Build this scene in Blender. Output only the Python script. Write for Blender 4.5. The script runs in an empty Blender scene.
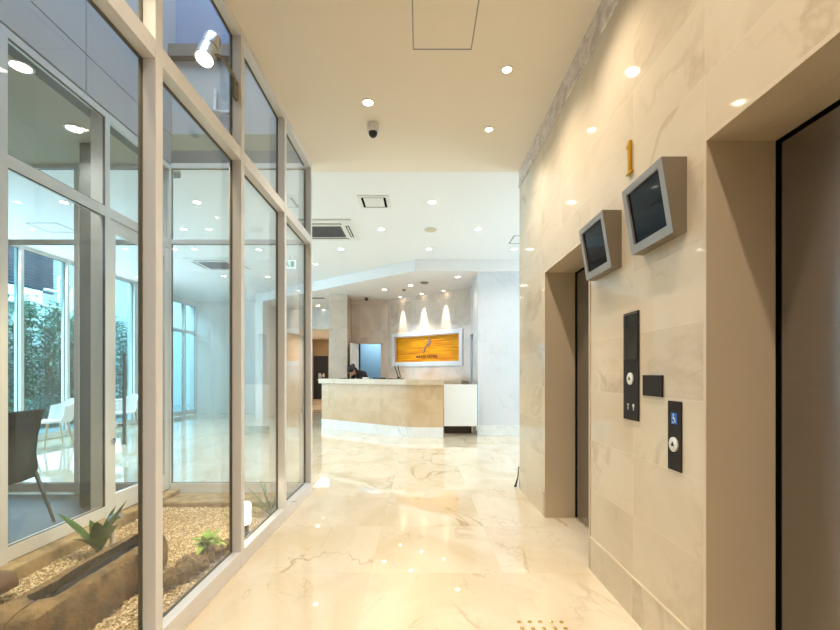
import bpy, bmesh, math, random
from mathutils import Vector, Matrix, noise
random.seed(7)
SC = bpy.context.scene
COL = SC.collection
F, CX, HY, H = 430.0, 420.0, 374.5, 1.2      # focal length in px of an 840 px frame, vanishing point, eye height

def sr(r, g, b):
    def c(v):
        v /= 255.0
        return v / 12.92 if v <= .04045 else ((v + .055) / 1.055) ** 2.4
    return (c(r), c(g), c(b))

def at_z(px, py, z):                          # ground-plan point of a ceiling / floor mark
    y = F * (z - H) / (HY - py)
    return ((px - CX) * y / F, y)

# ------------------------------------------------------------------ mesh builder
class MB:
    def __init__(s): s.v, s.f = [], []
    def add(s, vs, fs):
        n = len(s.v); s.v += [tuple(v) for v in vs]; s.f += [tuple(i + n for i in f) for f in fs]; return s
    def box(s, x0, x1, y0, y1, z0, z1):
        return s.add([(x0,y0,z0),(x1,y0,z0),(x1,y1,z0),(x0,y1,z0),(x0,y0,z1),(x1,y0,z1),(x1,y1,z1),(x0,y1,z1)],
                     [(0,3,2,1),(4,5,6,7),(0,1,5,4),(1,2,6,5),(2,3,7,6),(3,0,4,7)])
    def prism(s, pts, z0, z1):                # plan polygon, counter-clockwise
        n = len(pts)
        vs = [(x,y,z0) for x,y in pts] + [(x,y,z1) for x,y in pts]
        return s.add(vs, [tuple(range(n-1,-1,-1)), tuple(range(n,2*n))] + [(i,(i+1)%n,n+(i+1)%n,n+i) for i in range(n)])
    def prism_along(s, pts3, d):              # polygon of 3D points swept by vector d
        n = len(pts3); d = Vector(d)
        vs = [Vector(p) for p in pts3]; vs += [p + d for p in vs]
        return s.add(vs, [tuple(range(n-1,-1,-1)), tuple(range(n,2*n))] + [(i,(i+1)%n,n+(i+1)%n,n+i) for i in range(n)])
    def lathe(s, prof, o=(0,0,0), ax=(0,0,1), n=24):   # profile of (radius, height) along an axis
        o = Vector(o); ax = Vector(ax).normalized()
        u = ax.orthogonal().normalized(); w = ax.cross(u)
        vs = []
        for r, h in prof:
            for k in range(n):
                a = 2*math.pi*k/n
                vs.append(o + ax*h + (u*math.cos(a) + w*math.sin(a))*max(r, 1e-5))
        fs = []
        for i in range(len(prof)-1):
            for k in range(n):
                fs.append((i*n+k, i*n+(k+1)%n, (i+1)*n+(k+1)%n, (i+1)*n+k))
        fs.append(tuple(range(n-1,-1,-1))); fs.append(tuple((len(prof)-1)*n+k for k in range(n)))
        return s.add(vs, fs)
    def cyl(s, a, b, r, n=16, r2=None):
        a, b = Vector(a), Vector(b)
        return s.lathe([(r,0),(r2 if r2 is not None else r,(b-a).length)], a, b-a, n)
    def tube(s, pts, r, n=10):
        pts = [Vector(p) for p in pts]; vs = []
        rs = r if isinstance(r, (list, tuple)) else [r]*len(pts)
        for i, p in enumerate(pts):
            d = (pts[min(i+1,len(pts)-1)] - pts[max(i-1,0)]).normalized()
            u = d.cross(Vector((.13,.31,.94))).normalized(); w = d.cross(u)
            for k in range(n):
                a = 2*math.pi*k/n
                vs.append(p + (u*math.cos(a)+w*math.sin(a))*rs[i])
        fs = [(i*n+k, i*n+(k+1)%n, (i+1)*n+(k+1)%n, (i+1)*n+k) for i in range(len(pts)-1) for k in range(n)]
        fs += [tuple(range(n-1,-1,-1)), tuple((len(pts)-1)*n+k for k in range(n))]
        return s.add(vs, fs)
    def leaf(s, base, d, L, W, droop=.5, seg=6, up=(0,0,1), th=.0015):   # thin curved blade with a fold along the midrib
        base = Vector(base); d = Vector(d).normalized(); side = d.cross(Vector(up))
        if side.length < .05: side = Vector((1,0,0))
        side.normalize(); p = base.copy(); dd = d.copy(); top = []
        for i in range(seg+1):
            t = i/seg; w = W*.5*math.sin(math.pi*min(1, .08+.92*t))**.8
            if i == seg: w = .0005
            nrm = side.cross(dd).normalized()
            top += [p - side*w + nrm*w*.25, p, p + side*w + nrm*w*.25]
            p = p + dd*(L/seg); dd = (dd + Vector((0,0,-1))*droop/seg).normalized()
        n = len(top); vs = top + [q - Vector((0,0,th)) for q in top]; fs = []
        for i in range(seg):
            a = i*3
            for k in (0,1):
                fs.append((a+k,a+k+1,a+k+4,a+k+3)); fs.append((n+a+k+3,n+a+k+4,n+a+k+1,n+a+k))
            fs.append((a,a+3,n+a+3,n+a)); fs.append((a+2,n+a+2,n+a+5,a+5))
        return s.add(vs, fs)
    def build(s, name, m, parent=None, smooth=False, bevel=0, loc=None):
        me = bpy.data.meshes.new(name); me.from_pydata(s.v, [], s.f)
        me.materials.append(m)
        bm = bmesh.new(); bm.from_mesh(me); bmesh.ops.recalc_face_normals(bm, faces=bm.faces); bm.to_mesh(me); bm.free()
        o = bpy.data.objects.new(name, me); COL.objects.link(o)
        if parent: o.parent = parent
        if smooth:
            for p in me.polygons: p.use_smooth = True
            try: me.set_sharp_from_angle(angle=math.radians(38))
            except Exception: pass
        if bevel:
            b = o.modifiers.new('bevel', 'BEVEL'); b.width = bevel; b.segments = 2; b.limit_method = 'ANGLE'; b.angle_limit = .6
        if loc: o.location = loc
        return o

def tag(o, label, cat, group=None):
    o['label'] = label; o['category'] = cat
    if group: o['group'] = group
    return o
def thing(name, label, cat, loc=(0,0,0), group=None, rz=0):
    o = bpy.data.objects.new(name, None); COL.objects.link(o); o.location = loc; o.rotation_euler.z = rz
    o.empty_display_size = .05
    return tag(o, label, cat, group)
def struct(o):
    o['kind'] = 'structure'; return o
def sempty(name, loc=(0,0,0)):
    o = bpy.data.objects.new(name, None); COL.objects.link(o); o.location = loc; o['kind'] = 'structure'; o.empty_display_size = .05
    return o
def dup(root, loc=None, rz=None, label=None):
    r = root.copy(); COL.objects.link(r)
    if loc is not None: r.location = loc
    if rz is not None: r.rotation_euler.z = rz
    if label: r['label'] = label
    for ch in list(root.children):
        c = ch.copy(); COL.objects.link(c); c.parent = r
        for g in list(ch.children):
            d = g.copy(); COL.objects.link(d); d.parent = c
    return r

# ------------------------------------------------------------------ materials
def mat(name):
    m = bpy.data.materials.new(name); m.use_nodes = True
    nt = m.node_tree; nt.nodes.clear()
    out = nt.nodes.new('ShaderNodeOutputMaterial'); return m, nt, out
def N(nt, t, **kw):
    n = nt.nodes.new(t)
    for k, v in kw.items(): setattr(n, k, v)
    return n
def math_(nt, op, a, b=None, c=None):
    n = N(nt, 'ShaderNodeMath', operation=op)
    for i, x in enumerate((a, b, c)):
        if x is None: continue
        if isinstance(x, (int, float)): n.inputs[i].default_value = x
        else: nt.links.new(x, n.inputs[i])
    return n.outputs[0]
def mixc(nt, fac, a, b, mode='MIX'):
    n = N(nt, 'ShaderNodeMix', data_type='RGBA', blend_type=mode)
    for i, x in ((0, fac), (6, a), (7, b)):
        if isinstance(x, (int, float)): n.inputs[i].default_value = x
        elif isinstance(x, tuple): n.inputs[i].default_value = (*x, 1)
        else: nt.links.new(x, n.inputs[i])
    return n.outputs[2]
def noise_(nt, vec, scale, detail=3, dist=0, rough=.5):
    n = N(nt, 'ShaderNodeTexNoise'); nt.links.new(vec, n.inputs['Vector'])
    n.inputs['Scale'].default_value = scale; n.inputs['Detail'].default_value = detail
    n.inputs['Distortion'].default_value = dist; n.inputs['Roughness'].default_value = rough
    return n.outputs['Fac']
def bsdf(nt, out, color, rough=.5, metal=0, spec=.5, **kw):
    b = N(nt, 'ShaderNodeBsdfPrincipled')
    if isinstance(color, tuple): b.inputs['Base Color'].default_value = (*color, 1)
    else: nt.links.new(color, b.inputs['Base Color'])
    if isinstance(rough, (int, float)): b.inputs['Roughness'].default_value = rough
    else: nt.links.new(rough, b.inputs['Roughness'])
    b.inputs['Metallic'].default_value = metal; b.inputs['Specular IOR Level'].default_value = spec
    for k, v in kw.items(): b.inputs[k.replace('_', ' ')].default_value = v
    nt.links.new(b.outputs[0], out.inputs[0]); return b
def plain(name, color, rough=.5, metal=0, spec=.5, var=.06, vs=8, bump=0):
    m, nt, out = mat(name)
    pos = N(nt, 'ShaderNodeNewGeometry').outputs['Position']
    f = noise_(nt, pos, vs, 4)
    if var > .12:
        mr = N(nt, 'ShaderNodeMapRange'); mr.inputs['From Min'].default_value = .33; mr.inputs['From Max'].default_value = .67; nt.links.new(f, mr.inputs[0]); f = mr.outputs[0]
    dark = tuple(c*(1-var) for c in color); lite = tuple(min(1, c*(1+var)) for c in color)
    b = bsdf(nt, out, mixc(nt, f, dark, lite), rough, metal, spec)
    if bump:
        bp = N(nt, 'ShaderNodeBump'); bp.inputs['Strength'].default_value = bump; bp.inputs['Distance'].default_value = .02
        nt.links.new(noise_(nt, pos, vs*3, 8, 0, .65), bp.inputs['Height']); nt.links.new(bp.outputs[0], b.inputs['Normal'])
    return m
def emit(name, color, strength):
    m, nt, out = mat(name)
    e = N(nt, 'ShaderNodeEmission'); e.inputs[0].default_value = (*color, 1); e.inputs[1].default_value = strength
    nt.links.new(e.outputs[0], out.inputs[0]); return m
def marble(name, base, cloud, vein, scale=1.0, rough=.08, veins=.6, joints=None, jcol=None, rot=.6, spec=.5, width=.02, clouds=1.0):
    m, nt, out = mat(name)
    pos = N(nt, 'ShaderNodeNewGeometry').outputs['Position']
    mp = N(nt, 'ShaderNodeMapping'); nt.links.new(pos, mp.inputs[0])
    mp.inputs['Rotation'].default_value = (.5, .7, rot); mp.inputs['Scale'].default_value = (1.0, .55, .8)
    v = mp.outputs[0]
    if joints:      # every slab is cut from its own piece: shift the veins per tile
        sep0 = N(nt, 'ShaderNodeSeparateXYZ'); nt.links.new(pos, sep0.inputs[0])
        acc = None
        for ax, mod, off in joints:
            t = math_(nt, 'FLOOR', math_(nt, 'DIVIDE', math_(nt, 'SUBTRACT', sep0.outputs[ax], off), mod))
            t = math_(nt, 'MULTIPLY', t, 1.37 + 2.11*ax)
            acc = t if acc is None else math_(nt, 'ADD', acc, t)
        cmb = N(nt, 'ShaderNodeCombineXYZ')
        for i in range(3): nt.links.new(math_(nt, 'MULTIPLY', acc, (.9,-.7,.5)[i]), cmb.inputs[i])
        va = N(nt, 'ShaderNodeVectorMath', operation='ADD'); nt.links.new(v, va.inputs[0]); nt.links.new(cmb.outputs[0], va.inputs[1])
        v = va.outputs[0]
    c1 = noise_(nt, v, 1.3*scale, 5, 1.0)
    col = mixc(nt, math_(nt, 'MULTIPLY', math_(nt, 'SMOOTH_MIN', math_(nt, 'MULTIPLY', math_(nt, 'MAXIMUM', math_(nt, 'SUBTRACT', c1, .42), 0), 4), 1, .1), clouds), base, cloud)
    for sc, amt, wd in ((.9, veins, width), (2.3, veins*.55, width*.8)):
        n1 = noise_(nt, v, sc*scale, 6, .9, .55)
        ridge = math_(nt, 'ABSOLUTE', math_(nt, 'SUBTRACT', n1, .5))
        mr = N(nt, 'ShaderNodeMapRange'); mr.inputs['From Min'].default_value = 0; mr.inputs['From Max'].default_value = wd
        mr.inputs['To Min'].default_value = 1; mr.inputs['To Max'].default_value = 0; nt.links.new(ridge, mr.inputs[0])
        msk = math_(nt, 'MAXIMUM', math_(nt, 'MULTIPLY', math_(nt, 'SUBTRACT', noise_(nt, v, sc*scale*1.1+.7, 2), .45), 5), 0)
        fac = math_(nt, 'MULTIPLY', math_(nt, 'MINIMUM', math_(nt, 'MULTIPLY', mr.outputs[0], msk), 1), amt)
        col = mixc(nt, fac, col, vein)
    if joints:
        sep = N(nt, 'ShaderNodeSeparateXYZ'); nt.links.new(pos, sep.inputs[0]); j = None
        for ax, mod, off in joints:
            fr = math_(nt, 'FRACT', math_(nt, 'DIVIDE', math_(nt, 'SUBTRACT', sep.outputs[ax], off - mod*50), mod))
            d = math_(nt, 'GREATER_THAN', math_(nt, 'ABSOLUTE', math_(nt, 'SUBTRACT', fr, .5)), .5 - .0016/mod)
            j = d if j is None else math_(nt, 'MAXIMUM', j, d)
        col = mixc(nt, math_(nt, 'MULTIPLY', j, .35), col, jcol)
    bsdf(nt, out, col, rough, 0, spec); return m
def glass(name, tint, f0=.032):
    m, nt, out = mat(name)
    t = N(nt, 'ShaderNodeBsdfTransparent'); t.inputs[0].default_value = (*tint, 1)
    g = N(nt, 'ShaderNodeBsdfGlossy'); g.inputs['Roughness'].default_value = 0.0; g.inputs[0].default_value = (1,1,1,1)
    lw = N(nt, 'ShaderNodeLayerWeight'); lw.inputs[0].default_value = .5
    f = math_(nt, 'ADD', math_(nt, 'MULTIPLY', math_(nt, 'POWER', lw.outputs['Facing'], 5.0), 1-f0), f0)
    mx = N(nt, 'ShaderNodeMixShader'); nt.links.new(f, mx.inputs[0]); nt.links.new(t.outputs[0], mx.inputs[1]); nt.links.new(g.outputs[0], mx.inputs[2])
    nt.links.new(mx.outputs[0], out.inputs[0]); return m
def brushed(name, color, rough=.3, axis=2, freq=240, metal=.9):
    m, nt, out = mat(name)
    pos = N(nt, 'ShaderNodeNewGeometry').outputs['Position']
    mp = N(nt, 'ShaderNodeMapping'); nt.links.new(pos, mp.inputs[0])
    s = [freq*.02]*3; s[axis] = freq; mp.inputs['Scale'].default_value = s
    f = noise_(nt, mp.outputs[0], 1, 3)
    b = bsdf(nt, out, mixc(nt, f, tuple(c*.86 for c in color), color), rough, metal)
    bp = N(nt, 'ShaderNodeBump'); bp.inputs['Strength'].default_value = .08; bp.inputs['Distance'].default_value = .002
    nt.links.new(f, bp.inputs['Height']); nt.links.new(bp.outputs[0], b.inputs['Normal']); return m

M = {}
M['floor'] = marble('floor_marble', sr(226,214,190), sr(214,198,166), sr(168,140,96), 1.5, .025, .55, [(0,.8,-1.1),(1,.8,.2)], sr(205,188,160), spec=.65, width=.016)
M['wall_marble'] = marble('wall_marble', sr(214,200,176), sr(196,179,152), sr(170,148,120), 1.3, .055, .42, [(1,.5325,1.589),(2,.3,.2)], sr(232,222,204), spec=.55, width=.03, clouds=.55)
M['pale_marble'] = marble('pale_marble', sr(216,216,218), sr(205,206,210), sr(190,190,194), 1.3, .09, .3, [(2,.8,.21),(0,.9,1.13)], sr(240,240,240), width=.03, clouds=.4)
M['rec_marble'] = marble('reception_marble', sr(216,199,184), sr(200,183,166), sr(168,150,134), 1.2, .09, .5, [(2,.72,.2),(0,.75,-.856)], sr(190,178,162), width=.03)
M['counter_tile'] = marble('counter_tile', sr(216,186,150), sr(203,171,132), sr(186,154,114), 1.6, .25, .35, [(2,.26,.2),(0,.62,.43)], sr(200,176,140), width=.03)
M['plinth'] = marble('plinth_marble', sr(238,236,232), sr(226,225,222), sr(170,170,172), 2.0, .1, .4, width=.03)
M['slab'] = marble('slab_marble', sr(214,194,166), sr(202,181,152), sr(190,172,146), 2, .12, .4)
M['cornice'] = marble('cornice_marble', sr(214,200,190), sr(178,162,152), sr(238,232,226), 14, .3, .8, width=.06)
M['ceil'] = plain('ceiling_paint', sr(240,230,214), .8, var=.01)
M['ceil_lobby'] = plain('lobby_ceiling_paint', sr(240,240,240), .8, var=.01)
M['soffit'] = plain('soffit_paint', sr(232,228,226), .7, var=.01)
M['white'] = plain('white_paint', sr(236,236,234), .6, var=.01)
M['alu'] = plain('beige_aluminium', sr(222,221,220), .34, .1, var=.02)
M['alu_white'] = plain('white_aluminium', sr(226,226,222), .35, .1, var=.02)
M['alu_grey'] = plain('grey_steel_column', sr(120,124,122), .4, .3, var=.04)
M['gasket'] = plain('grey_gasket', sr(96,92,78), .6)
M['glass'] = glass('clear_glass', (.945,.965,.968))
M['glass_blue'] = glass('bluish_glass', (.74,.93,.97))
M['bronze'] = plain('bronze_panel', sr(204,188,162), .38, .15, var=.03, vs=3)
M['steel'] = brushed('brushed_steel', sr(160,158,158), .2, metal=.95)
M['dark'] = plain('dark_void', sr(6,6,6), .8, 0, .05)
M['mon'] = plain('monitor_grey', sr(158,154,150), .42, .35, var=.03)
M['mon_side'] = plain('monitor_side', sr(128,118,102), .45, .3, var=.03)
M['screen'] = plain('screen_black', sr(18,18,25), .05, spec=.12, var=.05)
M['panel'] = plain('panel_black', sr(40,33,29), .5, 0, .15, var=.04)
M['panel_display'] = plain('display_black', sr(10,10,10), .08)
M['gold'] = plain('polished_gold', sr(222,168,40), .22, .9, var=.04)
M['brass'] = plain('brass_stud', sr(190,160,90), .3, .9)
M['silver'] = plain('silver_metal', sr(200,205,212), .25, .8, var=.03)
M['chrome'] = plain('chrome_metal', sr(215,215,215), .12, 1, var=.02)
M['white_plastic'] = plain('white_plastic', sr(235,234,230), .35, var=.02)
M['grey_plastic'] = plain('grey_plastic', sr(104,104,108), .5, var=.05)
M['black'] = plain('black_plastic', sr(14,14,15), .3)
M['ring'] = plain('brushed_white_metal', sr(226,222,214), .3, .3)
M['blue_sign'] = plain('blue_sign', sr(20,108,205), .4)
M['green_sign'] = emit('green_sign_lit', sr(40,160,120), 1.2)
M['sign_face'] = emit('white_sign_lit', sr(235,245,245), 1.3)
M['lens_warm'] = emit('downlight_lens', (1.0,.83,.6), 22)
M['lens_cool'] = emit('lobby_downlight_lens', (1.0,.93,.82), 20)
M['globe'] = emit('garden_lamp_diffuser', (1.0,.9,.72), 5)
M['grey_panel'] = plain('grey_cladding', sr(186,188,188), .6, var=.03, vs=2)
M['shaded_panel'] = plain('shaded_blue_cladding', sr(112,132,164), .6, var=.05, vs=2)  # blue-grey carries the shade on the upper court walls
M['olive'] = plain('olive_band', sr(158,156,128), .7, var=.04)
M['brownband'] = plain('brown_coping', sr(112,102,92), .6, var=.05)
M['lounge_floor'] = marble('lounge_floor_tile', sr(86,86,82), sr(72,72,69), sr(96,96,92), 1.2, .42, .4, [(0,.45,-3),(1,.45,.1)], sr(70,70,68), spec=.2)
M['lounge_ceil'] = plain('lounge_ceiling_paint', sr(196,196,178), .8, var=.01)
M['curb'] = plain('stone_curb', sr(160,136,96), .85, var=.35, vs=9, bump=.8)
M['gravel_bed'] = plain('gravel_bed', sr(170,140,96), .9, var=.25, vs=40, bump=.8)
M['stone'] = plain('trough_stone', sr(124,98,60), .85, var=.5, vs=9, bump=1)
M['wet_shaded_stone'] = plain('wet_shaded_trough_stone', sr(62,48,30), .35, var=.4, vs=14, bump=.6)  # wet stone, darkened further for the shade inside the slot
M['dark_wood'] = plain('dark_wood', sr(58,42,28), .6, var=.15)
M['bark'] = plain('bark', sr(134,106,72), .9, var=.4, vs=24, bump=1)
M['dstone'] = plain('brown_stone', sr(104,78,56), .7, var=.2, vs=10, bump=.5)
M['leaf'] = plain('leaf_green', sr(70,104,36), .45, var=.3, vs=14)
M['leaf_lime'] = plain('leaf_lime', sr(146,180,56), .5, var=.25, vs=18)
M['leaf_hedge'] = plain('hedge_leaf', sr(58,132,96), .5, var=.4, vs=6)
M['stemg'] = plain('plant_stem', sr(140,124,70), .7, var=.2)
M['waterm'] = plain('trough_water', sr(30,34,38), .02, spec=.6)
M['leather'] = plain('charcoal_leather', sr(58,55,52), .6, var=.08, vs=5)
M['wood'] = plain('light_wood', sr(196,170,136), .5, var=.12, vs=10)
M['blue_wall'] = plain('blue_wall', sr(126,166,188), .6, var=.04, vs=2)
M['hair'] = plain('black_hair', sr(16,13,12), .5, var=.2)
M['skin'] = plain('skin', sr(206,156,128), .55, var=.04)
M['suit'] = plain('black_suit', sr(24,20,24), .75, var=.1)
M['tan_wall'] = plain('tan_wallpaper', sr(160,136,100), .7, var=.08)
M['navy'] = plain('navy_card', sr(24,32,58), .5)
M['text_dark'] = plain('brown_lettering', sr(112,62,16), .5)
M['text_white'] = plain('white_lettering', sr(235,232,224), .5)
M['asphalt'] = plain('outside_paving', sr(170,175,175), .9, var=.1)
M['pink_grey'] = plain('logo_silver', sr(190,164,160), .35, .5)
M['facade'] = plain('outside_render', sr(220,226,228), .8, var=.04)
M['louvre'] = plain('louvre_blue_grey', sr(70,92,116), .5, .2)
def wood_slats():
    m, nt, out = mat('golden_split_stone')
    tc = N(nt, 'ShaderNodeTexCoord').outputs['Object']
    mp = N(nt, 'ShaderNodeMapping'); nt.links.new(tc, mp.inputs[0]); mp.inputs['Scale'].default_value = (1.4, 1, 26)
    f = noise_(nt, mp.outputs[0], 1.0, 4, .3)
    r = N(nt, 'ShaderNodeValToRGB'); nt.links.new(f, r.inputs[0])
    e = r.color_ramp.elements; e[0].position = .3; e[0].color = (*sr(206,112,4),1); e[1].position = .66; e[1].color = (*sr(250,180,8),1)
    b = bsdf(nt, out, r.outputs[0], .5, spec=.2)
    bp = N(nt, 'ShaderNodeBump'); bp.inputs['Strength'].default_value = .6; bp.inputs['Distance'].default_value = .02
    nt.links.new(f, bp.inputs['Height']); nt.links.new(bp.outputs[0], b.inputs['Normal']); return m
M['golden'] = wood_slats()
def pebble_mat():
    m, nt, out = mat('gravel_pebbles')
    g = N(nt, 'ShaderNodeNewGeometry')
    r = N(nt, 'ShaderNodeValToRGB'); nt.links.new(g.outputs['Random Per Island'], r.inputs[0])
    e = r.color_ramp.elements; e[0].color = (*sr(186,152,100),1); e[1].color = (*sr(236,216,176),1)
    bsdf(nt, out, r.outputs[0], .8); return m
M['pebble'] = pebble_mat()

# ------------------------------------------------------------------ lights
def spot(name, loc, target, energy, color, angle=120, blend=.8, r=.04):
    l = bpy.data.lights.new(name, 'SPOT'); l.energy = energy; l.color = color; l.spot_size = math.radians(angle); l.spot_blend = blend
    l.shadow_soft_size = r
    o = bpy.data.objects.new(name, l); COL.objects.link(o); o.location = loc
    o.rotation_euler = (Vector(target)-Vector(loc)).to_track_quat('-Z','Y').to_euler(); return o
def area(name, loc, target, sx, sy, energy, color):
    l = bpy.data.lights.new(name, 'AREA'); l.shape = 'RECTANGLE'; l.size = sx; l.size_y = sy; l.energy = energy; l.color = color
    o = bpy.data.objects.new(name, l); COL.objects.link(o); o.location = loc
    o.rotation_euler = (Vector(target)-Vector(loc)).to_track_quat('-Z','Y').to_euler(); return o
WARM, NEUT, DAY = (1.0,.862,.71), (1.0,.915,.85), (.82,.86,1.0)
E_COR, E_LOB, E_REC = 56, 40, 34

# ------------------------------------------------------------------ the setting
XL, XR, ZC, ZL, YE = -1.106, 1.053, 3.35, 3.42, 4.57
b = MB().box(-1.08, 4.6, -3.2, YE, -.1, 0).box(-7.0, 4.6, YE-.2, 17.3, -.1, 0)
b.v = b.v; struct(MB().box(-1.156, XR+.4, -3.2, 4.42, -.1, 0).box(-7.0, 4.6, 4.42, 17.4, -.1, 0).build('floor', M['floor']))
struct(MB().box(-1.156, XR+.5, -3.2, YE, ZC, ZC+.3).build('ceiling', M['ceil']))
# lobby ceiling: starts at the corridor's end; on the left it starts at the garden glazing
struct(MB().box(-7.0, -1.156, 4.34, 13.3, ZL, ZL+.2).box(-1.156, 4.6, YE, 17.4, ZL, ZL+.2).build('ceiling_lobby', M['ceil_lobby']))
soff = [(4.6,8.3),(-.1,8.3),(-2.3,10.1),(-4.3,11.74),(-4.3,13.2),(1.5,13.2),(4.6,13.2)][::-1]
struct(MB().prism(soff, 3.2, ZL-.002).build('ceiling_reception', M['soffit']))
# right wall with the two lift openings
Y1a, Y1b, Y2a, Y2b, ZH, XD = .60, 1.589, 2.654, 3.62, 2.07, 1.304
w = MB()
for a, c in ((-3.2,Y1a),(Y1b,Y2a),(Y2b,4.55)): w.box(XR, 1.55, a, c, 0, ZC)
for a, c in ((Y1a,Y1b),(Y2a,Y2b)): w.box(XR, 1.55, a, c, ZH, ZC)
struct(w.build('wall_right', M['wall_marble']))
struct(MB().box(1.55, 4.6, 4.35, 4.55, 0, ZL).build('wall_lobby_front', M['white']))
w = MB()
for a, c in ((-3.2,Y1a-.02),(Y1b+.02,Y2a-.012),(Y2b+.02,4.55)):
    w.box(XR-.007, XR, a, c, 0, .193); w.box(XR-.011, XR, a, c, .193, .205)
struct(w.build('baseboard_right', M['wall_marble']))
struct(MB().prism_along([(XR,-3.2,3.17),(XR-.012,-3.2,3.175),(XR-.012,-3.2,3.185),(XR-.008,-3.2,3.19),(XR-.008,-3.2,ZC),(XR,-3.2,ZC)], (0,7.75,0)).build('trim_1', M['cornice']))
struct(MB().box(-1.4, 1.6, -3.4, -3.2, 0, ZC).build('wall_back', M['wall_marble']))
for i, (a, c) in enumerate(((Y1a,Y1b),(Y2a,Y2b))):
    d = sempty('door_%d' % (i+1), (XR, (a+c)/2, 0))
    t = .016; mid = (a+c)/2
    fr = MB()
    for q0, q1 in ((a, a+t), (c-t, c)): fr.box(XR-.006-XR, XD-XR, q0-mid, q1-mid, 0, ZH)
    fr.box(-.006, XD-XR, a+t-mid, c-t-mid, ZH-t, ZH)
    fr.box(.13, .1315, a+t-mid, c-t-mid, ZH-t-.001, ZH-t)
    fr.build('door_frame', M['bronze'], d, bevel=.002)
    MB().box(XD-XR+.045, XD-XR+.07, a-mid-.05, c-mid+.05, 0, ZH+.05).build('shaft_lining', M['dark'], d)
    for q0, q1 in ((a+t+.011-mid, -.003), (.003, c-t-.011-mid)):
        MB().box(XD-XR+.004, XD-XR+.036, q0, q1, .008, ZH-t-.012).build('door_panel', M['steel'], d, bevel=.003)
    sl_ = MB().box(XD-XR-.004, XD-XR+.012, c-t-mid-.010, c-t-mid-.0005, .004, ZH-t-.001).box(XD-XR-.004, XD-XR+.012, a+t-mid+.0005, a+t-mid+.010, .004, ZH-t-.001).box(XD-XR-.004, XD-XR+.012, a+t-mid+.010, c-t-mid-.010, ZH-t-.011, ZH-t-.001)
    sl_.build('door_gap_shade', M['dark'], d)  # black strips painting the shadow gap round the lift doors
    MB().box(XD-XR-.012, XD-XR+.05, a+t-mid, c-t-mid, -.004, .004).build('door_sill', M['bronze'], d)

# ------------------------------------------------------------------ left: garden court behind aluminium glazing
GZ = -.02
PW = .05; DP = .075                          # post width, post depth
posts = [0.09, .945, 1.80, 2.661, 3.515, 4.363]     # near faces of the posts
for i, y in enumerate(posts):
    struct(MB().box(XL-DP, XL, y, y+PW, 0, ZC).build('trim_%d' % (i+2), M['alu'], bevel=.002))
wn = [0]
def bay(axis, plane, a, b_, z0, ztop, zt, rail=.10, depth=PW, m=None, g=None, mid=True, back=1, trail=.08, gl=0):
    """one glazed bay between two posts: rails, transom and two panes. axis 'y': runs along y in plane x=plane (front face), axis 'x': runs along x in plane y=plane"""
    m = m or M['alu']; g = g or M['glass']
    wn[0] += 1; w = sempty('window_%d' % wn[0])
    p0, p1 = (plane-depth, plane) if back > 0 else (plane, plane+depth)
    def bx(mb, u0, u1, q0, q1, zz0, zz1):
        return mb.box(q0, q1, u0, u1, zz0, zz1) if axis == 'y' else mb.box(u0, u1, q0, q1, zz0, zz1)
    mid_ = (p0+p1)/2 + gl
    f = MB(); bx(f, a, b_, p0+.002, p1-.002, z0, z0+rail); f.build('bottom_rail', m, w, bevel=.002)
    f = MB(); bx(f, a, b_, p0+.002, p1-.002, ztop-.05, ztop); f.build('top_rail', m, w, bevel=.002)
    if zt:
        f = MB(); bx(f, a, b_, p0+.002, p1-.002, zt, zt+trail); f.build('transom', m, w, bevel=.002)
    zs = [(z0+rail, zt or ztop-.05)] + ([(zt+trail, ztop-.05)] if zt else [])
    gk = MB()
    for s0, s1 in zs:
        for u in (a, b_-.005): bx(gk, u, u+.005, mid_-.008, mid_+.008, s0, s1)
        bx(gk, a, b_, mid_-.008, mid_+.008, s0, s0+.004); bx(gk, a, b_, mid_-.008, mid_+.008, s1-.004, s1)
    gk.build('gasket', M['gasket'], w)
    for s0, s1 in zs:
        f = MB(); bx(f, a+.004, b_-.004, mid_-.003, mid_+.003, s0+.003, s1-.003); f.build('pane', g, w)
    return w
for i in range(5): bay('y', XL, posts[i]+PW, posts[i+1], 0, ZC, 2.525, depth=DP, gl=-.0255)
struct(MB().box(-1.4, XL, -3.2, .09, 0, ZC).build('wall_left', M['wall_marble']))
# inner glazing between garden and lounge
XI, ip = -2.5, [0.85, 1.70, 2.56, 3.42, 4.29]
for i, y in enumerate(ip):
    struct(MB().box(XI-.12, XI, y, y+PW, .0, 3.30).build('trim_%d' % (i+10), M['alu_white'], bevel=.002))
for i in range(3): bay('y', XI, ip[i]+PW, ip[i+1], .06, 3.30, 2.46, rail=.09, m=M['alu_white'], gl=.012)
# glazed door in the last inner bay
d = sempty('door_3', (XI, 3.47, 0))
L = .82
fr = MB().box(-.045, -.005, 0, .07, .06, 2.46).box(-.045, -.005, L-.07, L, .06, 2.46).box(-.045, -.005, .07, L-.07, .06, .22).box(-.045, -.005, .07, L-.07, 2.36, 2.46)
fr.build('door_frame', M['alu_white'], d, bevel=.003)
MB().box(-.028, -.022, .068, L-.068, .218, 2.362).build('pane', M['glass'], d)
MB().box(-.05, 0, 0, L, 2.465, 2.545).box(-.05, 0, 0, L, 3.25, 3.30).box(-.05, 0, 0, L, .0, .055).build('transom', M['alu_white'], d, bevel=.002)
MB().box(-.028, -.022, 0, L, 2.545, 3.25).build('fanlight_pane', M['glass'], d)
MB().tube([(.045,.10,.62),(.045,.10,1.37)], .013).cyl((-.005,.10,.78),(.045,.10,.78), .009).cyl((-.005,.10,1.2),(.045,.10,1.2), .009).build('handle', M['alu_grey'], d, smooth=True)
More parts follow.
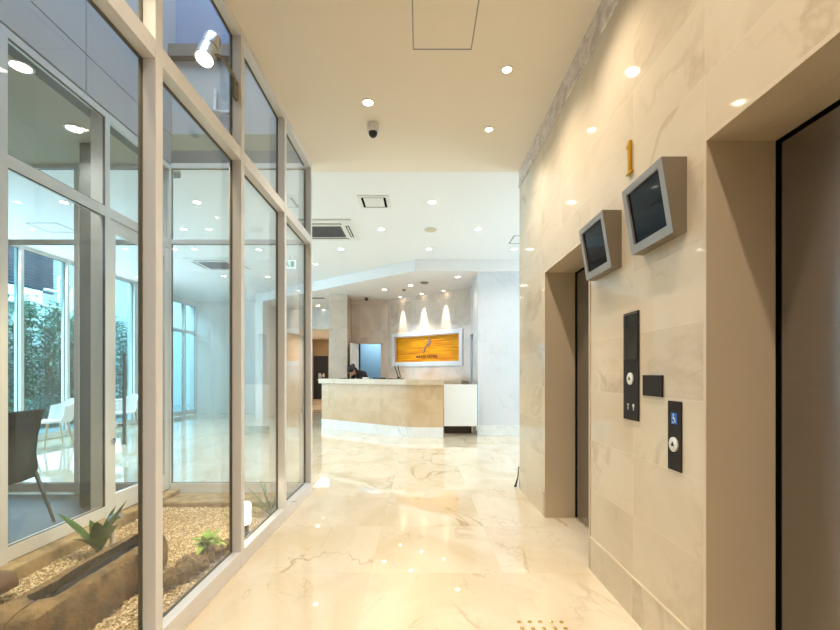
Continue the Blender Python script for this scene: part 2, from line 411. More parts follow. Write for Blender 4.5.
MB().lathe([(.022,0),(.022,.012),(.012,.014)], (-.004,.035,.66), (1,0,0)).build('lock', M['chrome'], d, smooth=True)
# glazing across the back of the garden and on into the lounge
YB = 4.31
xs = [-5.12, -4.26, -3.42, -2.5, -1.83, -1.156]
for i, x in enumerate(xs[:-1]):
    if abs(x+2.5) < .01: continue
    struct(MB().box(x-PW, x, YB, YB+PW, 0, ZC).build('trim_%d' % (i+20), M['alu_white'], bevel=.002))
struct(MB().box(XI-PW, XI, 4.34, 4.36, 0, ZC).build('trim_26', M['alu_white']))
for i in range(5):
    bay('x', YB, xs[i], xs[i+1]-PW if i < 4 else xs[i+1], .02, 3.32, 2.51, rail=.09, m=M['alu_white'], back=-1, trail=.045)
# court: gravel bed, curbs, upper walls of the light well
struct(MB().box(-2.42, -1.16, .09, 4.31, -.12, GZ-.012).build('ground_court', M['gravel_bed']))
struct(MB().box(-2.62, -2.40, .09, 4.31, -.1, .055).build('trim_30', M['curb'], bevel=.012))
struct(MB().box(-2.40, -1.156, 3.98, 4.31, -.1, .018).build('trim_31', M['curb'], bevel=.012))
# grey cladding panels above the inner glazing, with open joints
w = MB(); ys = [.1, .95, 1.6, 2.42, 3.22, 4.5]
for i in range(5):
    for z0, z1 in ((3.31, 3.6), (3.6, 4.36), (4.36, 5.1), (5.1, 7)):
        w.box(-2.56, -2.5, ys[i]+.005, ys[i+1]-.005, z0+.005, z1-.005)
struct(w.build('wall_court_left', M['grey_panel']))
struct(MB().box(-2.7, -2.56, .09, 4.6, 3.3, 7).build('wall_court_backing', M['gasket']))
struct(MB().box(-2.5, -1.156, 4.34, 4.5, 3.62, 4.36).build('wall_court_back', M['grey_panel']))
struct(MB().box(-2.5, -1.156, 4.33, 4.5, 3.45, 3.62).build('trim_32', M['olive']))
struct(MB().box(-2.5, -1.156, 4.32, 4.42, 3.32, 3.45).build('trim_33', M['alu_grey']))
struct(MB().box(-2.5, -1.156, 4.26, 4.5, 4.36, 4.48).build('trim_34', M['brownband']))
struct(MB().box(-2.5, -1.156, 4.4, 4.5, 4.48, 7).build('wall_court_upper', M['shaded_panel']))
struct(MB().box(-1.156, -1.0, .09, 4.57, 3.655, 7).build('wall_court_right', M['shaded_panel']))
struct(MB().box(-2.7, -1.0, -.05, .09, -.1, 7).build('wall_court_front', M['grey_panel']))
# lounge behind the inner glazing
struct(MB().box(-5.3, -2.5, .6, 4.31, -.1, .0).build('floor_lounge', M['lounge_floor']))
struct(MB().box(-5.3, -2.57, .6, 4.31, 3.305, 3.5).build('ceiling_lounge', M['lounge_ceil']))
struct(MB().box(-5.5, -5.3, .6, 4.36, 0, 3.5).build('wall_lounge_left', M['white']))
struct(MB().box(-5.5, -2.5, .4, .6, 0, 3.5).build('wall_lounge_front', M['white']))
struct(MB().box(-3.09, -2.95, 3.9, 4.0, 0, 3.30).build('trim_35', M['alu_grey'], bevel=.004))
# lobby outer wall on the left: tall windows
XW = -6.85
segs = [(4.45,5.4),(5.4,6.4),(6.4,7.36),(7.36,8.33),(8.33,9.3),(9.3,10.3)]
for i, (a, c) in enumerate(segs):
    bay('y', XW, a+.06, c, .02, ZL, None, rail=.1, depth=.08, m=M['alu_white'], g=M['glass_blue'])
    struct(MB().box(XW-.1, XW+.02, c, c+.06, 0, ZL).build('trim_%d' % (i+40), M['alu_white'], bevel=.003))
bay('y', XW, 11.84, 12.5, .02, 3.3, 2.42, rail=.12, depth=.08, m=M['alu_white'], g=M['glass_blue'])
bay('y', XW, 12.56, 13.15, .02, 3.3, 2.42, rail=.12, depth=.08, m=M['alu_white'], g=M['glass_blue'])
struct(MB().box(XW-.1, XW+.02, 12.5, 12.56, 0, 3.3).build('trim_47', M['alu_white'], bevel=.003))
struct(MB().box(-7.05, XW, 10.36, 11.84, 0, ZL).box(-7.05, XW, 13.15, 13.4, 0, ZL).box(-7.05, XW, 11.84, 13.15, 3.3, ZL).box(-7.05, XW, 4.3, 4.51, 0, ZL).build('wall_lobby_left', M['white']))
struct(MB().box(-7.0, -5.12-PW, 4.31, 4.36, 0, ZL).build('wall_lobby_side', M['white']))
struct(MB().box(-6.85, -4.3, 13.2, 13.4, 0, ZL).box(-4.5, -4.3, 11.75, 17.2, 0, ZL).build('wall_lobby_back', M['white']))
# lobby right side (out of the frame): unseen windows added to let daylight in
struct(MB().box(4.5, 4.6, 4.5, 5.0, 0, ZL).box(4.5,4.6,8.0,17.4,0,ZL).box(4.5,4.6,5.0,8.0,3.2,ZL).build('wall_lobby_right', M['white']))
bay('y', 4.58, 5.0, 6.5, 0, 3.2, None, depth=.06, m=M['alu_white']); bay('y', 4.58, 6.5, 8.0, 0, 3.2, None, depth=.06, m=M['alu_white'])

# ------------------------------------------------------------------ reception
struct(MB().box(1.133, 2.35, 8.4, 9.2, .21, 3.2).build('wall_pillar', M['pale_marble']))
struct(MB().box(1.128, 2.355, 8.392, 9.2, 0, .21).build('baseboard_pillar', M['plinth'], bevel=.004))
struct(MB().box(-2.29, -1.83, 10.8, 11.6, 0, 3.2).build('wall_pillar_left', M['rec_marble']))
A, B = Vector((-.856, 11.5, 0)), Vector((1.15, 9.9, 0))
wd = (B-A).normalized(); wnrm = Vector((-wd.y, wd.x, 0)); wnrm = -wnrm if wnrm.y > 0 else wnrm     # towards the lobby
LW = (B-A).length
def onw(t, off, z): q = A + wd*t + wnrm*off; return (q.x, q.y, z)
# back wall with a doorway
struct(MB().box(-1.83, -1.66, 11.5, 11.65, 0, 3.2).box(-1.66, -1.04, 11.5, 11.65, 2.02, 3.2).box(-1.04, -.84, 11.5, 11.65, 0, 3.2).build('wall_reception_back', M['rec_marble']))
t0, t1, zs0, zs1 = .145, 2.375, 1.41, 2.28          # sign surround along the angled wall
fw = .1; ni = .10
n0, n1, nz0, nz1 = t0+fw, t1-fw, zs0+.11, zs1-.10
def wbox(mb, ta, tb, o0, o1, z0, z1):
    return mb.prism_along([onw(ta,o0,z0), onw(tb,o0,z0), onw(tb,o1,z0), onw(ta,o1,z0)], (0,0,z1-z0))
w = MB()
wbox(w, 0, n0, -.2, 0, 0, 3.2); wbox(w, n1, LW, -.2, 0, 0, 3.2); wbox(w, n0, n1, -.2, 0, 0, nz0); wbox(w, n0, n1, -.2, 0, nz1, 3.2)
struct(w.build('wall_reception_sign', M['rec_marble']))
struct(MB().box(1.15, 1.35, 9.0, 9.95, 2.1, 3.2).box(1.15, 1.35, 9.2, 9.3, 0, 2.1).box(1.15,1.35,9.8,9.95,0,2.1).build('wall_reception_side', M['pale_marble']))
struct(MB().box(1.35, 2.4, 9.1, 11, 0, 3.2).build('wall_side_room', M['blue_wall']))
struct(MB().box(-1.86, -.7, 13.0, 13.1, 0, 2.6).box(-1.9,-1.8,11.65,13.1,0,2.6).box(-.8,-.7,11.65,13.1,0,2.6).build('wall_office', M['blue_wall']))
struct(MB().box(-1.9,-.7,11.65,13.1,2.55,2.65).build('ceiling_office', M['white']))
# open office door
d = sempty('door_4', (-1.655, 11.49, 0)); d.rotation_euler.z = math.radians(180+80)
MB().box(0, .60, -.02, .02, .01, 2.0).build('door_leaf', M['white'], d, bevel=.003)
MB().tube([(.54,-.02,1.0),(.54,-.06,1.0),(.44,-.06,1.0)], .009).build('handle', M['chrome'], d, smooth=True)
struct(MB().box(-1.68,-1.655,11.47,11.5,0,2.04).box(-1.045,-1.02,11.47,11.5,0,2.04).box(-1.68,-1.02,11.47,11.5,2.015,2.04).build('trim_50', M['slab']))

# sign board in a pale surround
s = thing('hotel_sign', 'golden split-slat sign with bird-like emblem in pale surround behind the reception counter', 'sign', onw((t0+t1)/2, 0, zs0))
s.rotation_euler.z = math.atan2(wd.y, wd.x)
hw, hh = (t1-t0)/2, zs1-zs0
# local frame: x along the wall, -y towards the lobby
MB().box(-hw, -hw+fw, -.025, 0, 0, hh).box(hw-fw, hw, -.025, 0, 0, hh).box(-hw+fw, hw-fw, -.025, 0, 0, .11).box(-hw+fw, hw-fw, -.025, 0, hh-.10, hh).build('surround', M['pale_marble'], s, bevel=.003)
MB().box(-hw+fw+.004, hw-fw-.004, .09, .12, .114, hh-.104).build('slat_panel', M['golden'], s)
def text(name, body, size, m, parent, loc, rot, ext=.004, align='CENTER', xs=1):
    c = bpy.data.curves.new(name, 'FONT'); c.body = body; c.size = size; c.extrude = ext; c.align_x = align; c.align_y = 'CENTER'
    c.materials.append(m); o = bpy.data.objects.new(name, c); COL.objects.link(o); o.parent = parent
    dg = bpy.context.evaluated_depsgraph_get(); dg.update()
    me = bpy.data.meshes.new_from_object(o.evaluated_get(dg)); bpy.data.objects.remove(o)
    o = bpy.data.objects.new(name, me); COL.objects.link(o); o.parent = parent
    o.location = loc; o.rotation_euler = rot; o.scale.x = xs; return o
text('lettering', 'WHITE HOTEL', .105, M['text_dark'], s, (-.02, .082, .235), (math.pi/2,0,0), .006)
lg = MB()
lg.tube([(-.13,.08,.33),(-.10,.08,.38),(-.085,.08,.44),(-.06,.08,.49)], [.012,.022,.026,.012])
lg.tube([(0,.08,.50),(.05,.08,.52),(.085,.08,.58),(.075,.08,.65),(.05,.08,.69)], [.010,.024,.03,.024,.008])
lg.tube([(-.05,.08,.50),(0,.08,.53),(.03,.08,.60),(.04,.08,.66)], [.008,.018,.02,.008])
lg.build('emblem', M['pink_grey'], s, smooth=True)

# the counter: bowed plan following the soffit
def smooth_path(P, r=.45, n=6):
    out = [Vector(P[0])]
    for i in range(1, len(P)-1):
        p, a, c = Vector(P[i]), Vector(P[i-1]), Vector(P[i+1])
        ra = min(r, (a-p).length*.45, (c-p).length*.45)
        q0, q1 = p + (a-p).normalized()*ra, p + (c-p).normalized()*ra
        for k in range(n+1):
            t = k/n; out.append(q0*(1-t)**2 + p*2*t*(1-t) + q1*t*t)
    out.append(Vector(P[-1])); return out
def offset(path, d):
    out = []
    for i, p in enumerate(path):
        t = (path[min(i+1,len(path)-1)] - path[max(i-1,0)]).normalized(); out.append(p + Vector((-t.y, t.x))*d)
    return out
cp = smooth_path([(-2.22,9.72),(-.68,8.5),(-.12,8.14),(.44,8.14)])
def band(o0, o1, z0, z1, ext0=0, ext1=0):
    f, k = offset(cp, o0), offset(cp, o1)
    if ext0:
        dd = (cp[0]-cp[1]).normalized()*ext0; f[0] = f[0]+dd; k[0] = k[0]+dd
    return MB().prism([tuple(p) for p in f] + [tuple(p) for p in reversed(k)], z0, z1)
ct = thing('reception_counter', 'long bowed reception counter of tan stone tiles on a white plinth', 'counter', (0,0,0))
band(0, .5, .2, 1.0).build('front_panel', M['counter_tile'], ct)
band(-.008, .5, 0, .2).build('plinth', M['plinth'], ct)
band(-.05, .5, 1.0, 1.108, .06).build('countertop', M['slab'], ct, bevel=.006)
g = thing('counter_gate', 'white swing gate panel between the counter and the pale pillar', 'gate', (.46, 8.3, 0))
MB().box(0, .64, -.02, .02, .205, 1.008).build('gate_panel', M['white_plastic'], g, bevel=.004)
MB().cyl((.655,0,.0),(.655,0,1.0),.012).box(.62,.67,-.012,.012,.12,.2).build('hinge_post', M['silver'], g)
tag(MB().prism_along([onw(.1,.30,0),onw(LW-.04,.30,0),onw(LW-.04,.02,0),onw(.1,.02,0)], (0,0,1.06)).build('back_cabinet', M['slab']), 'low cream cabinet along the wall under the golden sign', 'cabinet')
tag(MB().box(.5, 1.05, 8.75, 9.1, 0, .5).build('storage_box', M['dark_wood'], bevel=.01), 'dark brown box on the floor behind the white gate', 'box')

# things on the counter
def on_counter(px, back=.2):
    # point on the counter top seen at column px, 'back' behind the front edge
    best = min(offset(cp, back), key=lambda p: abs(CX + F*p.x/p.y - px)); path = offset(cp, back)
    for i in range(len(path)-1):
        a, c = path[i], path[i+1]; xa, xc = CX+F*a.x/a.y, CX+F*c.x/c.y
        if min(xa,xc) <= px <= max(xa,xc): 
            t = (px-xa)/(xc-xa); return a.lerp(c, t)
    return best
q = on_counter(398.5)
pn = thing('pen_stand', 'small pen stand with upright pens on the reception counter', 'pen stand', (q.x, q.y, 1.108))
MB().lathe([(.10,0),(.10,.012),(.03,.018),(.022,.05)], n=24).build('base', M['black'], pn, smooth=True)
for dx, lean in ((-.03,-.05),(.015,-.03)):
    MB().tube([(dx+.03,0,.03),(dx+lean,0,.27)], .008, 8).build('pen', M['black'], pn)
for px, bk, wx, hz, m, nm, lb in ((345,.2,.16,.012,'black','document_tray','flat dark tray on the counter left of the receptionist'),
                     (379.5,.24,.2,.03,'navy','card_box','low navy box on the counter in front of the blue doorway'),
                     (388.5,.2,.13,.012,'dark','clipboard','thin dark clipboard on the counter beside the pen stand')):
    q = on_counter(px, bk); o = tag(MB().box(-wx/2, wx/2, -.09, .09, 0, hz).build(nm, M[m], bevel=.003), lb, nm.split('_')[-1]); o.location = (q.x, q.y, 1.108); o.rotation_euler.z = -.66
q = on_counter(367, .26)
o = tag(MB().box(-.05,.05,-.05,.05,0,.032).build('tissue_box', M['white_plastic'], bevel=.006), 'small white box on the counter right of the receptionist', 'box'); o.location = (q.x,q.y,1.108); o.rotation_euler.z = -.6

# receptionist, bending forward behind the counter
def person():
    root = thing('person', 'black-haired person in a black suit bending down behind the reception counter', 'person', (-1.38, 10.33, 0))
    V = [(.10,.06,.93),(.06,.02,1.04),(-.02,-.06,1.17),(-.08,-.12,1.235),(-.125,-.17,1.265),(-.17,-.23,1.28),
         (.04,-.17,1.20),(-.02,-.30,1.0),(-.14,-.46,1.02),(-.19,-.50,1.01),
         (-.19,-.02,1.20),(-.28,-.13,1.0),(-.30,-.33,1.02),(-.30,-.38,1.01),
         (.19,.06,.9),(.18,.0,.5),(.19,.06,.08),(.19,-.1,.045),(.0,.06,.9),(.0,.0,.5),(.0,.06,.08),(.0,-.1,.045)]
    E = [(0,1),(1,2),(2,3),(3,4),(4,5),(3,6),(6,7),(7,8),(8,9),(3,10),(10,11),(11,12),(12,13),(0,14),(14,15),(15,16),(16,17),(0,18),(18,19),(19,20),(20,21)]
    R = [.13,.13,.15,.12,.055,.06,.065,.05,.038,.034,.065,.05,.038,.034,.09,.065,.05,.04,.09,.065,.05,.04]
    me = bpy.data.meshes.new('body'); me.from_pydata(V, E, []); me.materials.append(M['suit'])
    o = bpy.data.objects.new('body', me); COL.objects.link(o); o.parent = root
    sk = o.modifiers.new('skin', 'SKIN')
    for i, r in enumerate(R): me.skin_vertices[0].data[i].radius = (r, r)
    me.skin_vertices[0].data[0].use_root = True
    sb = o.modifiers.new('sub', 'SUBSURF'); sb.levels = 2; sb.render_levels = 2; sk.use_smooth_shade = True
    # head: turned down and to the left
    hd = bpy.data.objects.new('head', bpy.data.meshes.new('head')); COL.objects.link(hd); hd.parent = root
    def blob(rx, ry, rz, c, fn=None, seg=24):
        bm = bmesh.new(); bmesh.ops.create_uvsphere(bm, u_segments=seg, v_segments=seg//2+2, radius=1)
        for v in bm.verts:
            k = fn(v.co) if fn else 1
            v.co = Vector((v.co.x*rx*k, v.co.y*ry*k, v.co.z*rz*k)) + Vector(c)
        return bm
    def put(bms, ob, m):
        big = bmesh.new()
        for x in bms:
            tmp = bpy.data.meshes.new('t'); x.to_mesh(tmp); x.free(); big.from_mesh(tmp); bpy.data.meshes.remove(tmp)
        big.to_mesh(ob.data); big.free(); ob.data.materials.append(m)
        for p in ob.data.polygons: p.use_smooth = True
    jaw = lambda c: 1 - .16*max(0, -c.z)*(1 if c.y > -.2 else .7)
    put([blob(.076,.093,.112,(0,0,0),jaw), blob(.012,.02,.026,(0,-.098,-.012)), blob(.026,.01,.008,(0,-.082,-.058)),
         blob(.012,.022,.03,(-.078,0,-.005)), blob(.012,.022,.03,(.078,0,-.005)), blob(.05,.05,.07,(0,.02,-.1))], hd, M['skin'])
    hd.location = (-.215,-.27,1.285); hd.rotation_euler = (math.radians(60), math.radians(-8), math.radians(-38))
    hr = bpy.data.objects.new('hair', bpy.data.meshes.new('hair')); COL.objects.link(hr); hr.parent = hd
    put([blob(.092,.105,.095,(0,.022,.04), lambda c: 1 + .03*noise.noise(c*6)), blob(.095,.075,.12,(0,.05,-.02)), blob(.055,.05,.05,(0,.13,.02))], hr, M['hair'])
    for ex_ in (-.03, .03):
        ey = bpy.data.objects.new('eye', bpy.data.meshes.new('eye')); COL.objects.link(ey); ey.parent = hd
        put([blob(.011,.006,.006,(ex_,-.084,.0))], ey, M['hair'])
    for sx, (hx,hy,hz), nm in ((1,(-.20,-.52,1.0),'hand'),(-1,(-.30,-.40,1.0),'hand')):
        h = MB().tube([(hx,hy+.04,hz+.012),(hx,hy,hz+.006),(hx,hy-.045,hz)], [.022,.034,.03], 10)
        for k in range(4):
            fx = hx + (k-1.5)*.018; ln = (.062,.07,.066,.052)[k]
            h.tube([(fx,hy-.03,hz+.004),(fx,hy-.05-ln*.5,hz+.008),(fx,hy-.045-ln,hz-.010)], [.009,.0085,.007], 8)
        h.tube([(hx-sx*.024,hy+.0,hz),(hx-sx*.052,hy-.03,hz),(hx-sx*.05,hy-.06,hz-.006)], [.011,.0095,.008], 8)
        h.build(nm, M['skin'], root, smooth=True)
person()

# passage left of the reception
struct(MB().box(-4.3, -1.9, 13.2, 13.4, 2.6, 3.42).build('wall_bulkhead', M['white']))
struct(MB().box(-4.3, -1.9, 13.4, 17.2, 2.6, 2.7).build('ceiling_passage', M['ceil']))
struct(MB().box(-4.4, -1.8, 17.2, 17.4, 0, 2.7).build('wall_passage_end', M['tan_wall']))
struct(MB().box(-2.0, -1.8, 11.6, 17.2, 0, 3.2).build('wall_passage_right', M['rec_marble']))
struct(MB().box(-4.3, -1.9, 17.17, 17.2, 0, .22).build('baseboard_passage', M['slab']))
bs = thing('bar_sign_panel', 'black panel with white lettering on the far passage wall', 'sign', (-3.95, 17.12, .22))
MB().box(-.28, .28, 0, .05, 0, 1.72).build('board', M['black'], bs, bevel=.01)
text('lettering', 'B4', .25, M['text_white'], bs, (.03,-.004,.93), (math.pi/2,0,0), .003)
MB().box(-.14,.2,-.006,0,.755,.775).build('underline', M['text_white'], bs)

# ------------------------------------------------------------------ right wall fittings
mid = (1.696+2.03)/2
mo = thing('mounted_monitor', 'grey tilted monitor nearest the camera on the marble wall, larger in view', 'monitor', (XR, mid, 1.762), 'tilted lift monitors on the right wall')
hwm, hm, bt, tp = .167, .298, -.053, -.1005
def mp(u, v, dd=0):     # u along y, v up the tilted front (0..1), dd outwards
    n = Vector((-hm, 0, (bt-tp))).normalized(); n = Vector((-math.cos(math.atan2(bt-tp, hm)), 0, -math.sin(math.atan2(bt-tp, hm))))
    p = Vector((bt+(tp-bt)*v, u, hm*v)) + n*dd; return tuple(p)
body = MB(); bz = .03/hm; 
vs = [(0,-hwm,0),(0,hwm,0),(0,hwm,hm),(0,-hwm,hm), mp(-hwm,0),mp(hwm,0),mp(hwm,1),mp(-hwm,1)]
body.add(vs, [(0,1,2,3),(0,4,5,1),(2,6,7,3),(0,3,7,4),(1,5,6,2)])
body.build('housing', M['mon_side'], mo)
be = MB(); iu = hwm-.034
o4 = [mp(-hwm,0,.001),mp(hwm,0,.001),mp(hwm,1,.001),mp(-hwm,1,.001)]; i4 = [mp(-iu,bz*1.25,.001),mp(iu,bz*1.25,.001),mp(iu,1-bz,.001),mp(-iu,1-bz,.001)]
r4 = [mp(-iu,bz*1.25,-.010),mp(iu,bz*1.25,-.010),mp(iu,1-bz,-.010),mp(-iu,1-bz,-.010)]
be.add(o4+i4+r4, [(i,(i+1)%4,4+(i+1)%4,4+i) for i in range(4)] + [(4+i,4+(i+1)%4,8+(i+1)%4,8+i) for i in range(4)])
be.build('bezel', M['mon'], mo)
MB().add([mp(-iu,bz*1.25,-.009),mp(iu,bz*1.25,-.009),mp(iu,1-bz,-.009),mp(-iu,1-bz,-.009)], [(0,1,2,3)]).build('screen', M['screen'], mo)
dup(mo, (XR, mid+.549, 1.762), label='grey tilted monitor above the edge of the far lift opening, smaller in view')

# gold numeral
pts = [(.012,0),(-.035,0),(-.035,-.006)]
num = [(-.030,0),(.030,0),(.030,.007),(.012,.012),(.012,.165),(.004,.165),(-.028,.142),(-.026,.134),(-.010,.141),(-.010,.012),(-.030,.007)]
nm = MB().prism_along([(XR-.014, 2.145-u, 2.20+v) for u, v in num], (.014,0,0)).build('floor_number_sign', M['gold'], bevel=.002)
tag(nm, 'gold numeral 1 on the marble wall between the two lifts', 'sign')

# call panels
def ypanel(name, label, y0, y1, z0, z1, th=.006):
    p = thing(name, label, 'switch panel', (XR, (y0+y1)/2, z0))
    MB().box(-th, 0, -(y1-y0)/2, (y1-y0)/2, 0, z1-z0).build('plate', M['panel'], p, bevel=.002); return p
def button(p, z, r, y=0, up=True):
    b_ = MB().lathe([(r,0),(r,.005),(r*.86,.007)], (-.006,y,z), (-1,0,0), 28).build('button', M['ring'], p, smooth=True)
    MB().prism_along([(-.0128,y-r*.36,z-r*.2),(-.0128,y+r*.36,z-r*.2),(-.0128,y,z+r*.4)], (-.0015,0,0)).build('arrow', M['panel'], b_)
yt0, yt1 = 2.061, 2.215
tp_ = ypanel('lift_switch_panel', 'tall black lift call panel with display and round button', yt0, yt1, .974, 1.51)
MB().box(-.0075, -.006, -.066, .06, .30, .525).build('display', M['panel_display'], tp_)
MB().box(-.009, -.006, -.066, .062, .525, .529).build('display_trim', M['mon_side'], tp_)
button(tp_, .205, .030)
for yy, k in ((.024,0),(-.030,1)):
    ic = MB()
    if k == 0: ic.box(-.0075,-.006,yy-.009,yy+.009,.075,.079).box(-.0075,-.006,yy-.002,yy+.003,.05,.078)
    else: ic.lathe([(.009,0),(.009,.002)], (-.006,yy,.073), (-1,0,0), 12).box(-.0075,-.006,yy-.003,yy+.003,.05,.075)
    ic.build('icon', M['ring'], tp_)
ypanel('blank_switch_plate', 'blank black wall plate between the two call panels', 1.858, 2.021, 1.102, 1.197, .008)
ap = ypanel('accessible_switch_panel', 'narrow low black call panel with blue wheelchair sign and round button', 1.725, 1.818, .804, 1.09)
MB().box(-.0075,-.006,-.019,.019,.192,.238).build('wheelchair_sign', M['blue_sign'], ap)
wc = MB().lathe([(.0035,0),(.0035,.001)], (-.0073,.003,.230), (-1,0,0), 10)
wc.tube([(-.0080,.003,.226),(-.0080,.002,.214),(-.0080,-.007,.213),(-.0080,-.010,.203),(-.0080,-.014,.203)], .0016, 6)
wc.tube([(-.0080,.003+.0105*math.cos(a*.1),.208+.0105*math.sin(a*.1)) for a in range(9,56,3)], .0013, 6)
wc.build('pictogram', M['text_white'], ap)
button(ap, .108, .030)

# tactile studs
k = 0
for r_, (yy, x0, dx) in enumerate(((2.085, .480, .0515), (2.03, .482, .0515))):
    for i in range(5):
        st = MB().lathe([(.0105,0),(.0105,.002),(.007,.005),(.003,.0055)], n=14).build('tactile_stud', M['brass'], smooth=True, loc=(x0+i*dx, yy, 0))
        place = ['leftmost', 'second from the left', 'middle', 'second from the right', 'rightmost'][i]
        tag(st, 'brass tactile stud in the marble floor, %s of the %s row' % (place, ['back', 'front'][r_]), 'floor stud', 'brass tactile studs in the floor')
# black stick at the wall's end
tag(MB().tube([(1.02,4.60,.006),(1.045,4.595,.10),(1.062,4.62,.21)], [.012,.007,.007], 8).lathe([(.016,0),(.016,.012)], (1.02,4.60,0)).build('barrier_stand_foot', M['black'], smooth=True), 'thin black slanted stand foot at the far end of the right wall', 'stand')

# ------------------------------------------------------------------ ceiling fittings
def make_dl(name, lens, r):
    t = bpy.data.objects.new(name, None); COL.objects.link(t); t.empty_display_size = .05
    MB().lathe([(r*1.25,0),(r*1.25,-.004),(r*1.0,-.008),(r*.94,-.004),(r*.94,0)], n=28).build('trim_ring', M['white_plastic'], t, smooth=True)
    MB().lathe([(r*.93,-.003),(r*.5,-.0045)], n=28).build('lens', lens, t, smooth=True)
    return t
first = {}
def downlight(key, lens, r, x, y, z, label, group, energy, color, angle=126, light=True):
    if key not in first: t = first[key] = make_dl('downlight', lens, r)
    else: t = dup(first[key])
    t.location = (x, y, z); tag(t, label, 'downlight', group)
    if light: spot('lamp', (x, y, z-.02), (x, y, 0), energy, color, angle, 1, .028)
GC = 'warm downlights in the corridor ceiling'
def cdl(px, py, lb, r=.032, key='c'):
    x, y = at_z(px, py, ZC); downlight(key, M['lens_warm'], r, x, y, ZC, lb, GC, E_COR, WARM)
cdl(368, 102, 'bright round downlight in the corridor ceiling just before the dome camera', .04, 'cb')
cdl(507, 69, 'small recessed downlight in the corridor ceiling, nearer of two by the right wall')
cdl(489, 129, 'small recessed downlight in the corridor ceiling, farther of two by the right wall')
for x, y in ((-.41, 1.45), (.61, 2.25), (.61, 1.1), (-.41, -.6), (.61, -.6), (0, -1.8), (.61, .2), (-.41, .4)):  # unseen lamps, some added only to brighten the lift reveals
    spot('lamp', (x, y, ZC-.02), (x, y, 0), E_COR, WARM, 126, 1, .028)
GL = 'round downlights in the lobby ceiling'
for px, py, lb in ((432,202,'lobby ceiling downlight right of the square ceiling vent'),
                   (381.5,229,'lobby ceiling downlight left of the pale smoke detector'),
                   (478,229,'lobby ceiling downlight right of the pale smoke detector'),
                   (341,249,'lobby ceiling downlight just behind the air conditioner'),
                   (429,249,'lobby ceiling downlight between smoke detector and reception soffit'),
                   (514,249,'lobby ceiling downlight below the dark-lined access hatch at right'),
                   (315.5,264,'lobby ceiling downlight beside the last glazing post, near the soffit'),
                   (197,202,'lobby downlight seen through the garden glass, nearest of the left ones'),
                   (184,229,'lobby downlight seen through the garden glass, second on the left'),
                   (174,249,'lobby downlight seen through the garden glass, third on the left'),
                   (259,249.6,'lobby downlight seen through the second glazing bay under the transom'),
                   (224,276,'lobby downlight seen through the garden glass, farthest and lowest'),
                   (64,202,'lobby downlight seen through the lounge glass, above the hedge window')):
    x, y = at_z(px, py, ZL); downlight('l', M['lens_cool'], .05, x, y, ZL, lb, GL, E_LOB, NEUT)
GR = 'downlights in the reception soffit'
for px, py, lb in ((384.4,289.5,'reception soffit downlight above the blue doorway, leftmost'),
                   (410.5,285.3,'reception soffit downlight in front of the golden sign, middle one'),
                   (457.7,276.7,'reception soffit downlight nearest the pale pillar')):
    x, y = at_z(px, py, 3.2); downlight('r', M['lens_warm'], .055, x, y, 3.2, lb, GR, E_REC, NEUT)
for px, py, lb in ((318,305.5,'left of two downlights over the passage beside the pillar'), (324,309.5,'right of two downlights over the passage beside the pillar')):
    x, y = at_z(px, py, 3.2); downlight('r', M['lens_warm'], .055, x, y, 3.2, lb, GR, 30, WARM)
for t, lb in ((.2066,'left wall washer above the golden sign'),(.4765,'middle wall washer above the golden sign'),(.7375,'right wall washer above the golden sign')):
    p = onw(t*LW, .10, 3.2)
    downlight('w', M['lens_warm'], .04, p[0], p[1], 3.2, lb, 'wall washers over the sign', 0, NEUT, light=False)
    q = onw(t*LW, 0, .9)
    spot('washer', (p[0],p[1],3.17), (q[0], q[1], 2.05), 170, (1,.9,.76), 27, .7, .012)
GN = 'downlights in the lounge ceiling'
for x, y, lb in ((-2.72,2.93,'lounge ceiling downlight close behind the inner glazing, nearer one'),(-2.95,3.67,'small lounge ceiling downlight behind the inner glazing, farther one')):
    downlight('n', M['lens_cool'], .06, x, y, 3.3, lb, GN, 45, NEUT)

# corridor access hatch
x0, x1, y0, y1 = -.048, .342, 2.40, 2.845
h_ = thing('ceiling_access_hatch', 'square access hatch with thin grey frame in the corridor ceiling', 'hatch', ((x0+x1)/2, (y0+y1)/2, ZC))
a, c = (x1-x0)/2, (y1-y0)/2
fr = MB()
for bx_ in ((-a,a,-c,-c+.008),(-a,a,c-.008,c),(-a,-a+.008,-c,c),(a-.008,a,-c,c)): fr.box(*bx_, -.003, 0)
fr.build('frame', M['mon'], h_); MB().box(-a+.011,a-.011,-c+.011,c-.011,-.002,0).build('lid', M['ceil'], h_)
# lobby access hatch
h_ = thing('ceiling_access_hatch', 'dark-lined access hatch in the lobby ceiling beside the wall edge', 'hatch', (1.73, 7.08, ZL))
fr = MB()
for bx_ in ((-.23,.23,-.21,-.195),(-.23,.23,.195,.21),(-.23,-.215,-.21,.21),(.215,.23,-.21,.21)): fr.box(*bx_, -.003, 0)
fr.build('frame', M['grey_plastic'], h_); MB().box(-.21,.21,-.19,.19,-.002,0).build('lid', M['ceil_lobby'], h_)
# square vent
v_ = thing('ceiling_vent', 'white square ceiling vent with dark slots on three sides', 'vent', (-.585, 5.525, ZL))
MB().box(-.2,.2,-.2,.2,-.012,0).build('frame', M['white_plastic'], v_, bevel=.004)
MB().box(-.155,.155,-.155,.155,-.014,-.012).build('slot', M['dark'], v_)
MB().box(-.125,.125,-.16,.125,-.02,-.014).build('plate', M['white_plastic'], v_, bevel=.003)
